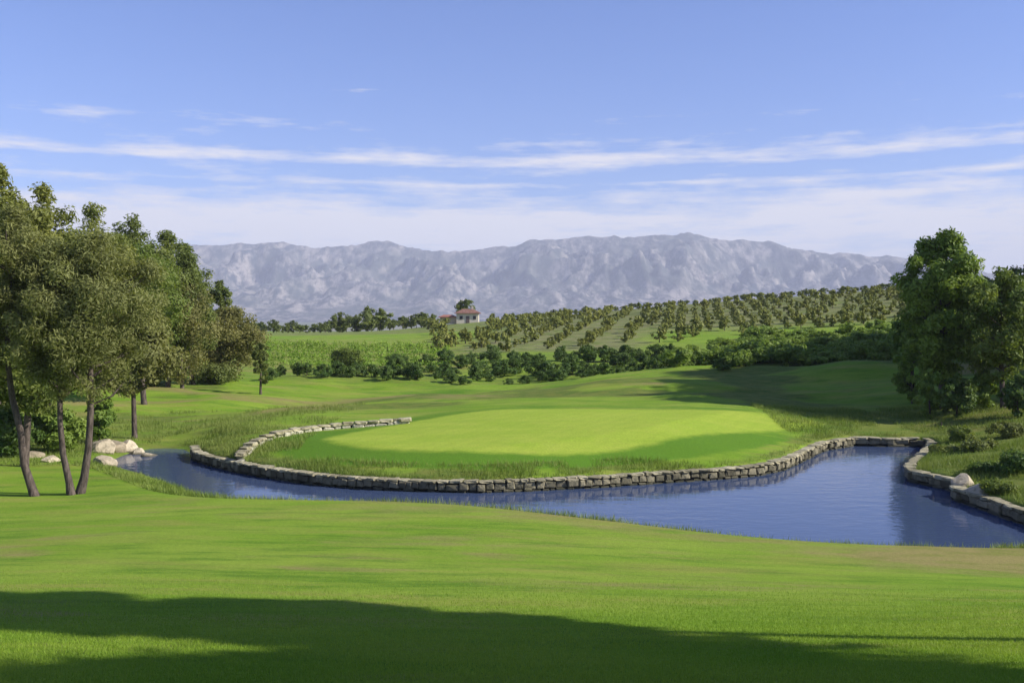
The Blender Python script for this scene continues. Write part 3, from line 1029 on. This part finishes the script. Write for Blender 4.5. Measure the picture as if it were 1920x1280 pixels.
# trees behind the camera that throw the long shadow over the foreground
for i, (x, y, H, R, zb_) in enumerate([(14.3, 8.6, 17, 1.9, .5), (15.6, 3.3, 12, 4.3, .6), (21.4, -1.0, 14, 4.5, .5), (20.8, -0.6, 13.5, 4.2, .4), (27, -4.2, 15, 4.6, .3)]):
    t = make_tree('broadleaf_tree', H, H * zb_, R, 80 + i, L_DEEP, B_BARK, 'dome', 110, 26000, .40, .20, cr=.3)
    t.location = (x, y, hz(x, y))
    tag(t, 'large dense tree behind the camera whose shadow crosses the foreground', 'tree', 'shade trees behind the camera')

# --- lone round tree in the meadow
tree_at(648, 650, 88, 34, 'small round tree standing alone in the meadow', 90, None, name='small_tree', shape='round', nclump=40, leaves=4500, llen=.22, lwid=.09, zb=.22, leaf_mat=L_BRIGHT, bark_mat=B_BARK)

# --- low vine strips across the meadow
rv = np.random.default_rng(31)
ROW_PLACE = ('nearest', 'second nearest', 'third nearest', 'fourth nearest', 'fourth farthest', 'third farthest', 'second farthest', 'farthest')
for k in range(8):
    Y = 95 + k * 4.6
    xa, xb = at(500, 640, Y)[0], at(838, 640, Y)[0]
    m_ = int((xb - xa) / .55)
    cx = np.linspace(xa, xb, m_) + rv.normal(size=m_) * .1
    keep = rv.random(m_) > .07
    cx = cx[keep]
    cy = Y + rv.normal(size=len(cx)) * .12
    cz = height(cx, cy)
    x0, y0, z0_ = float(cx[0]), Y, float(cz[0])
    root = empty('vine_row', (x0, y0, z0_))
    tag(root, ROW_PLACE[k] + ' low green vine strip across the meadow left of the orchard', 'vine row', 'vine strips in the meadow')
    cen = np.stack([cx - x0, cy - y0, cz - z0_ + .42 + rv.normal(size=len(cx)) * .06], 1)
    link_mesh('foliage', leaf_mesh('foliage', cen, .38 + .14 * rv.random(len(cx)), 45 * len(cx), .2, .12, rv), L_VINE, root)
    stems = [[(c[0], c[1], c[2] - .6, .035), (c[0], c[1], c[2] - .1, .02)] for c in cen[::3]]
    Vs, Fs = tube(stems, 4)
    tag(link_mesh('stems', mesh_np('stems', Vs, Fs), B_BARK, root), kind='stuff')

# --- hedge of shrubs behind the green
protos = [make_tree('shrub', 2.2, .1, 1.5, 100 + k, L_HEDGE, B_BARK, 'dome', 26, 2600, .24, .11, tr=.05, limbs=6) for k in range(4)]
spots = []
rr = random.Random(5)
for u in range(735, 1200, 27):
    spots.append((u + rr.uniform(-9, 9), 84 + rr.uniform(-2, 2), rr.uniform(.3, .7)))
for u in range(745, 1235, 29):
    spots.append((u + rr.uniform(-10, 10), 90 + rr.uniform(-2.5, 2.5), rr.uniform(.4, .85)))
for u in range(735, 1290, 31):
    spots.append((u + rr.uniform(-10, 10), 97 + rr.uniform(-2.5, 2.5), rr.uniform(.45, .9)))
for u in range(505, 730, 24):
    spots.append((u + rr.uniform(-8, 8), 85 + rr.uniform(-2.5, 2.5), rr.uniform(.35, .62)))
for u in range(1230, 1400, 60):
    spots.append((u + rr.uniform(-14, 14), 82 + rr.uniform(-5, 7), rr.uniform(.4, 1.0)))
for i, (u, Y, s) in enumerate(spots):
    o = protos[i] if i < 4 else copy_tree(protos[i % 4])
    x = at(u, 640, Y)[0]
    o.location = (x, Y, hz(x, Y) - 0.05)
    o.rotation_euler.z = rr.uniform(0, 6.28)
    o.scale = (s * rr.uniform(.9, 1.3), s * rr.uniform(.9, 1.3), s)
    tag(o, 'dark green shrub of the hedge line between the green and the hillside', 'shrub', 'hedge shrubs behind the green')

scrub = [make_tree('scrub_bush', 1.5, .03, 1.3, 110 + k, L_DEEP, B_BARK, 'dome', 20, 1800, .24, .11, tr=.04, limbs=5) for k in range(3)]
rs = random.Random(21)
for i in range(135):
    Y = rs.uniform(79, 124)
    u = rs.uniform(1225 + (Y - 79) * 4, 1730)
    o = scrub[i] if i < 3 else copy_tree(scrub[i % 3])
    x = at(u, 640, Y)[0]
    s_ = rs.uniform(.55, 1.25)
    o.location = (x, Y, hz(x, Y) - .05)
    o.rotation_euler.z = rs.uniform(0, 6.28)
    o.scale = (s_ * rs.uniform(1, 1.6), s_ * rs.uniform(1, 1.6), s_)
    tag(o, 'low dark scrub bush on the shaded slope left of the right trees', 'bush', 'scrub on the shaded slope')

# --- orchard rows on the hillside
protos = [make_tree('orchard_tree', 1.6, .12, 0.95, 120 + k, L_ORCH, B_BARK, 'round', 14, 650, .25, .13, tr=.05, limbs=5) for k in range(6)]
spots = []
rr = random.Random(9)
for r in range(40):
    for k in range(26):
        # straight rows run up the slope towards the ridge
        y = 108 + k * 4.3
        x = -36 + r * 4.3 + 0.18 * (y - 108)
        if x / y > 0.13:            # the right-hand plot is planted along the contour
            y = 108 + (k // 2) * 7.6 + (k % 2) * 0.4
            x = -36 + r * 4.3 + 0.18 * (y - 108) + (k % 2) * 2.15
        xx, yy = x + rr.uniform(-.3, .3), y + rr.uniform(-.5, .5)
        u = 960 + xx / yy * FPX
        vfoot = 590 + (CAM_H - hz(xx, yy)) / yy * FPX
        if 800 < u < 1745 and vfoot < 660 - max(0, (u - 1050)) * 0.088 and yy < 208 and not (838 < u < 915 and yy > 150) and rr.random() > .09:
            spots.append((xx, yy))
spots.sort(key=lambda p: p[1])
rest_v, rest_f, rest_t, base_i = [], [], [], 0
far_rng = np.random.default_rng(77)
for i, (x, y) in enumerate(spots):
    s = rr.uniform(.65, 1.3)
    if i < 300:
        o = protos[i] if i < 6 else copy_tree(protos[i % 6])
        o.location = (x, y, hz(x, y) - .03)
        o.rotation_euler.z = rr.uniform(0, 6.28)
        o.scale = (s * rr.uniform(.9, 1.2), s * rr.uniform(.9, 1.2), s)
        tag(o, 'small olive-green orchard tree in the nearer rows on the hillside', 'tree', 'orchard trees on the hillside')
    else:
        me = leaf_mesh('far_orchard', [(0, 0, .75), (.35, .1, 1.0), (-.35, 0, .95), (0, -.3, 1.2)], [.68, .55, .55, .4], 260, .34, .2, far_rng)
        co = np.empty(len(me.vertices) * 3, np.float32)
        me.vertices.foreach_get('co', co)
        tt = np.empty(len(me.vertices), np.float32)
        me.attributes['tint'].data.foreach_get('value', tt)
        bpy.data.meshes.remove(me)
        co = co.reshape(-1, 3) * s + np.array([x, y, hz(x, y) - .03])
        rest_v.append(co)
        rest_t.append(tt)
if rest_v:
    V = np.concatenate(rest_v)
    me = mesh_np('orchard_rows', V, np.arange(len(V)).reshape(-1, 4), dict(tint=np.concatenate(rest_t)))
    tag(link_mesh('orchard_rows', me, L_ORCH), 'far upper rows of the orchard under the ridge', 'trees', kind='stuff')
print('orchard', len(spots))

# --- far tree line
protos = [make_tree('distant_tree', 4.2, .5, 2.3, 140 + k, L_DARKPINE, B_BARK, 'dome', 22, 1100, .5, .24, tr=.1, limbs=5) for k in range(4)]
spots = []
rr = random.Random(12)
for u in range(455, 800, 11):
    spots.append((u + rr.uniform(-4, 4), rr.uniform(196, 214), rr.uniform(.4, .7)))
spots += [(690, 190, 1.15), (712, 192, 1.05), (668, 193, .8), (790, 205, .8), (812, 208, .65), (638, 196, .95)]
for i, (u, Y, s) in enumerate(spots):
    o = protos[i] if i < 4 else copy_tree(protos[i % 4])
    x = at(u, 600, Y)[0]
    o.location = (x, Y, hz(x, Y) - .05)
    o.rotation_euler.z = rr.uniform(0, 6.28)
    o.scale = (s * rr.uniform(.9, 1.4), s * rr.uniform(.9, 1.4), s)
    tag(o, 'dark distant tree in the line below the mountains, left of the house', 'tree', 'distant tree line')
# ridge hedge above the orchard on the right
rr = random.Random(13)
for i, u in enumerate(range(960, 1700, 15)):
    o = copy_tree(protos[i % 4])
    Y = 214 + rr.uniform(-2, 2)
    x = at(u + rr.uniform(-4, 4), 600, Y)[0]
    s = rr.uniform(.22, .4)
    o.location = (x, Y, hz(x, Y) - .05)
    o.rotation_euler.z = rr.uniform(0, 6.28)
    o.scale = (s * 1.5, s * 1.5, s)
    tag(o, 'low dark tree of the hedge along the ridge above the orchard', 'tree', 'ridge hedge above the orchard')


# ------------------------------------------------------------------ house
def box_bm(x0, x1, y0, y1, z0, z1, bm=None):
    bm = bm or bmesh.new()
    vs_ = [bm.verts.new(p) for p in ((x0, y0, z0), (x1, y0, z0), (x1, y1, z0), (x0, y1, z0), (x0, y0, z1), (x1, y0, z1), (x1, y1, z1), (x0, y1, z1))]
    for f in ((0, 3, 2, 1), (4, 5, 6, 7), (0, 1, 5, 4), (1, 2, 6, 5), (2, 3, 7, 6), (3, 0, 4, 7)):
        bm.faces.new([vs_[i] for i in f])
    return bm


def hip_bm(x0, x1, y0, y1, z0, z1, inset):
    bm = bmesh.new()
    b_ = [bm.verts.new(p) for p in ((x0, y0, z0), (x1, y0, z0), (x1, y1, z0), (x0, y1, z0))]
    e_ = [bm.verts.new((p.co.x, p.co.y, z0 + .18)) for p in b_]
    r_ = [bm.verts.new((x0 + inset, (y0 + y1) / 2, z1)), bm.verts.new((x1 - inset, (y0 + y1) / 2, z1))]
    bm.faces.new(b_[::-1])
    for i in range(4):
        bm.faces.new((b_[i], b_[(i + 1) % 4], e_[(i + 1) % 4], e_[i]))
    bm.faces.new((e_[0], e_[1], r_[1], r_[0]))
    bm.faces.new((e_[2], e_[3], r_[0], r_[1]))
    bm.faces.new((e_[1], e_[2], r_[1]))
    bm.faces.new((e_[3], e_[0], r_[0]))
    return bm


def bm_obj(name, bm, mat, parent):
    me = bpy.data.meshes.new(name)
    bm.to_mesh(me)
    bm.free()
    return link_mesh(name, me, mat, parent)


def build_house():
    Y = 212.0
    x, _, _ = at(872, 600, Y)
    root = empty('house', (x, Y, hz(x, Y) - 0.1))
    root.scale = (.84, .84, .8)
    tag(root, 'small cream house with a terracotta roof on the ridge below the mountains', 'house')
    cream = mat_plain('cream_render', (0.62, 0.55, 0.43), 0.85, .06)
    brown = mat_plain('brown_render', (0.13, 0.10, 0.09), 0.85, .12)
    tiles = mat_plain('roof_tiles', (0.20, 0.105, 0.075), 0.85, .3, 3)
    red = mat_plain('red_wall', (0.30, 0.13, 0.09), 0.85, .12)
    glass = NB('window_glass')
    glass.color((0.03, 0.035, 0.045), 0.12)
    bm_obj('wall', box_bm(-2.2, 3.4, 0, 4.8, 0, 2.7), cream, root)
    roof = bm_obj('roof', hip_bm(-2.7, 3.9, -.45, 5.2, 2.703, 4.0, 2.0), tiles, root)
    bm_obj('chimney', box_bm(1.5, 2.0, 2.1, 2.6, 3.6, 4.7), cream, roof)
    bm_obj('annex_wall', box_bm(-6.4, -2.203, .6, 4.2, 0, 1.7), mat_plain('tan_render', (.45, .36, .27), .85, .1), root)
    bm_obj('annex_roof', hip_bm(-6.8, -2.25, .2, 4.6, 1.703, 2.4, 1.2), red, root)
    for wx in (-1.4, 2.0):
        f = bm_obj('window', box_bm(wx, wx + .8, -.07, .02, 1.2, 2.1), brown, root)
        bm_obj('pane', box_bm(wx + .09, wx + .71, -.10, -.073, 1.29, 2.01), glass.m, f)
    bm_obj('door', box_bm(.2, 1.1, -.07, .02, .05, 2.05), brown, root)


build_house()
tree_at(874, 560, 219, 22, 'dark rounded tree just behind the cream house on the ridge', 170, None, name='distant_tree', shape='oval', nclump=36, leaves=2600, llen=.5, lwid=.26, zb=.1, leaf_mat=L_DARKPINE, bark_mat=B_BARK)

# ------------------------------------------------------------------ boulders
M_ROCK = mat_stone('boulder', (0.34, 0.28, 0.19), (0.55, 0.47, 0.33), (0.13, 0.115, 0.07))
rocks = []
for k in range(5):
    bm = bmesh.new()
    bmesh.ops.create_icosphere(bm, subdivisions=3, radius=.5)
    rk = np.random.default_rng(200 + k)
    planes = [(Vector(rk.normal(size=3)).normalized(), rk.uniform(.28, .42)) for _ in range(9)]
    for v in bm.verts:
        for n_, d_ in planes:
            e = v.co.dot(n_) - d_
            if e > 0:
                v.co -= n_ * e * .9
    me = bpy.data.meshes.new('boulder')
    bm.to_mesh(me)
    bm.free()
    me.materials.append(M_ROCK)
    rocks.append(me)


def boulder(u, v, z, sx, sz, label, group, k):
    x, y = onz(u, v, z)
    g = hz(x, y)
    o = bpy.data.objects.new('boulder', rocks[k % 5])
    C.objects.link(o)
    o.location = (x, y, max(g, -.1) + sz * .04)
    o.rotation_euler = (0, 0, k * 1.7)
    o.scale = (sx, sx * .8, sz)
    return tag(o, label, 'boulder', group)


for k, (u, v, s, h_, lab) in enumerate([
        (192, 842, 1.5, 1.5, 'large pale boulder behind the right front trunk'),
        (215, 838, 1.4, 1.2, 'salmon boulder second from the trunk at the left tip of the pond'),
        (238, 836, 1.1, 1.0, 'salmon boulder in the middle of the row at the left tip of the pond'),
        (258, 838, 1.0, .8, 'small tan boulder near the water end of the boulder row'),
        (281, 842, .9, .55, 'flat whitish boulder last in the row beside the water'),
        (196, 862, 1.3, 1.0, 'cream boulder at the water line by the right front trunk'),
        (60, 858, 1.1, .7, 'pale boulder in the grass between the left front trunks'),
        (20, 852, 1.2, .8, 'pale boulder in the grass at the left edge of the photo'),
        (95, 868, .9, .5, 'low pale boulder in the grass left of the slim trunk')]):
    boulder(u, v, .3, s, h_, lab, 'pale boulders on the left bank', k)
for k, (u, v, s, h_, lab) in enumerate([
        (1806, 893, .95, .8, 'pale block-like boulder on the corner of the right bank wall'),
        (1834, 906, .9, .65, 'pale boulder just below the corner boulder on the right bank')]):
    boulder(u, v, .75, s, h_, lab, 'pale boulders on the right bank', k + 2)

# right-bank shrubs
for i, (u, v, Y, r, m_, lab) in enumerate([(1770, 838, 43, 32, L_SHRUB, 'low leafy shrub near the tip of the right bank'),
                                           (1830, 822, 42, 42, L_SHRUB, 'yellow-green shrub on top of the right bank'),
                                           (1890, 792, 45, 40, L_SHRUB, 'yellow-green shrub near the right edge at the top of the right bank'),
                                           (1800, 800, 46, 34, L_BRIGHT, 'bright green shrub at the back of the right bank'),
                                           (1875, 905, 33.5, 40, L_BRIGHT, 'bright green shrub just above the cap stones at the right edge'),
                                           (1905, 845, 36, 46, L_HEDGE, 'dark shrub on the right bank cut by the right edge'),
                                           (1850, 868, 37, 34, L_HEDGE, 'low green shrub above the right bank wall'),
                                           (1765, 822, 50.5, 30, L_DEEP, 'dark shrub overhanging the far right corner of the pond')]):
    tree_at(u, v, Y, r, lab, 160 + i, group='shrubs on the right bank', name='shrub', cat='shrub', shape='dome', nclump=30, leaves=5200, llen=.14, lwid=.05, zb=.03, leaf_mat=m_, bark_mat=B_BARK, tr=.03, limbs=8)


# ------------------------------------------------------------------ grass blades
def blades(name, x, y, h, w, lean, mat, label, rng):
    n = len(x)
    z = height(x, y)
    a = rng.random(n) * 2 * PI
    la = rng.random(n) * 2 * PI
    ll = lean * h * rng.random(n)
    b0 = np.stack([x - np.cos(a) * w / 2, y - np.sin(a) * w / 2, z - .01], 1)
    b1 = np.stack([x + np.cos(a) * w / 2, y + np.sin(a) * w / 2, z - .01], 1)
    t = np.stack([x + np.cos(la) * ll, y + np.sin(la) * ll, z + h], 1)
    V = np.stack([b0, b1, t], 1).reshape(-1, 3)
    tint = np.repeat(np.clip(fbm(x / 2.5, y / 1.2, 77, 3) * 1.2 - .3 + rng.random(n) * .5, 0, 1), 3)
    me = mesh_np(name, V, np.arange(n * 3).reshape(n, 3), dict(tint=tint))
    return tag(link_mesh(name, me, mat), label, 'grass', kind='stuff')


def keep_land(x, y, lo=0.3, hi=1e9):
    d = poly_sdf(POLY, x, y)
    return (d > lo) & (d < hi)


M_FAIR = mat_leaf('fairway_blades', (0.15, 0.28, 0.018), (0.27, 0.36, 0.042), .3)
M_LONG = mat_leaf('rough_blades', (0.11, 0.185, 0.022), (0.24, 0.285, 0.07), .3)
g = np.random.default_rng(4)
n = 420000
yy = 1.0 / (1 / 6.8 + (1 / 19.0 - 1 / 6.8) * g.random(n))
xx = (g.random(n) * 2 - 1) * (yy * .54 + .5)
k_ = keep_land(xx, yy, 4.0) & (g.random(n) > sstep(9.5, 18.5, yy))
blades('mown_grass', xx[k_], yy[k_], .018 + .02 * g.random(k_.sum()), .007, .9, M_FAIR, 'short mown fairway grass in the foreground', g)
# rough fringe along the shores and on the banks
px, py = [], []
for (x0, x1, y0, y1, cnt, lo, hi) in [(-20, 16, 26, 40, 160000, .15, 2.0), (-18, 17, 36, 57, 45000, .42, .8), (-18, -9, 40, 52, 22000, .42, 3), (-27, -9, 40, 62, 50000, .3, 22), (13.5, 27, 29, 58, 110000, .45, 12)]:
    ax, ay = x0 + (x1 - x0) * g.random(cnt), y0 + (y1 - y0) * g.random(cnt)
    kk = keep_land(ax, ay, lo, hi)
    px.append(ax[kk])
    py.append(ay[kk])
px, py = np.concatenate(px), np.concatenate(py)
patch = fbm(px / 1.3, py / 1.3, 55, 3)
kk = patch + .25 * g.random(len(px)) > .52 + .16 * sstep(3, 12, poly_sdf(POLY, px, py)) * (px < 0)
px, py, patch = px[kk], py[kk], patch[kk]
blades('rough_grass', px, py, (.06 + .22 * g.random(len(px))) * (.4 + patch), .022, .8, M_LONG, 'longer rough grass along the banks of the pond', g)

# ------------------------------------------------------------------ haze
HAZE_DENSITY = 1.45e-4
bm = box_bm(-7900, 7900, -1000, 8800, FAR_Z - 2.2, MT_TOP + 8)
hz_m = bpy.data.materials.new('haze')
hz_m.use_nodes = True
nt = hz_m.node_tree
nt.nodes.remove(nt.nodes['Principled BSDF'])
pv = nt.nodes.new('ShaderNodeVolumePrincipled')
pv.inputs['Color'].default_value = (0.80, 0.85, 1.0, 1)
pv.inputs['Density'].default_value = HAZE_DENSITY
pv.inputs['Anisotropy'].default_value = 0.0
nt.links.new(pv.outputs[0], nt.nodes['Material Output'].inputs['Volume'])
haze = bm_obj('haze', bm, hz_m, None)
tag(haze, 'thin blue haze lying over the plain and mountains', 'haze', kind='stuff')
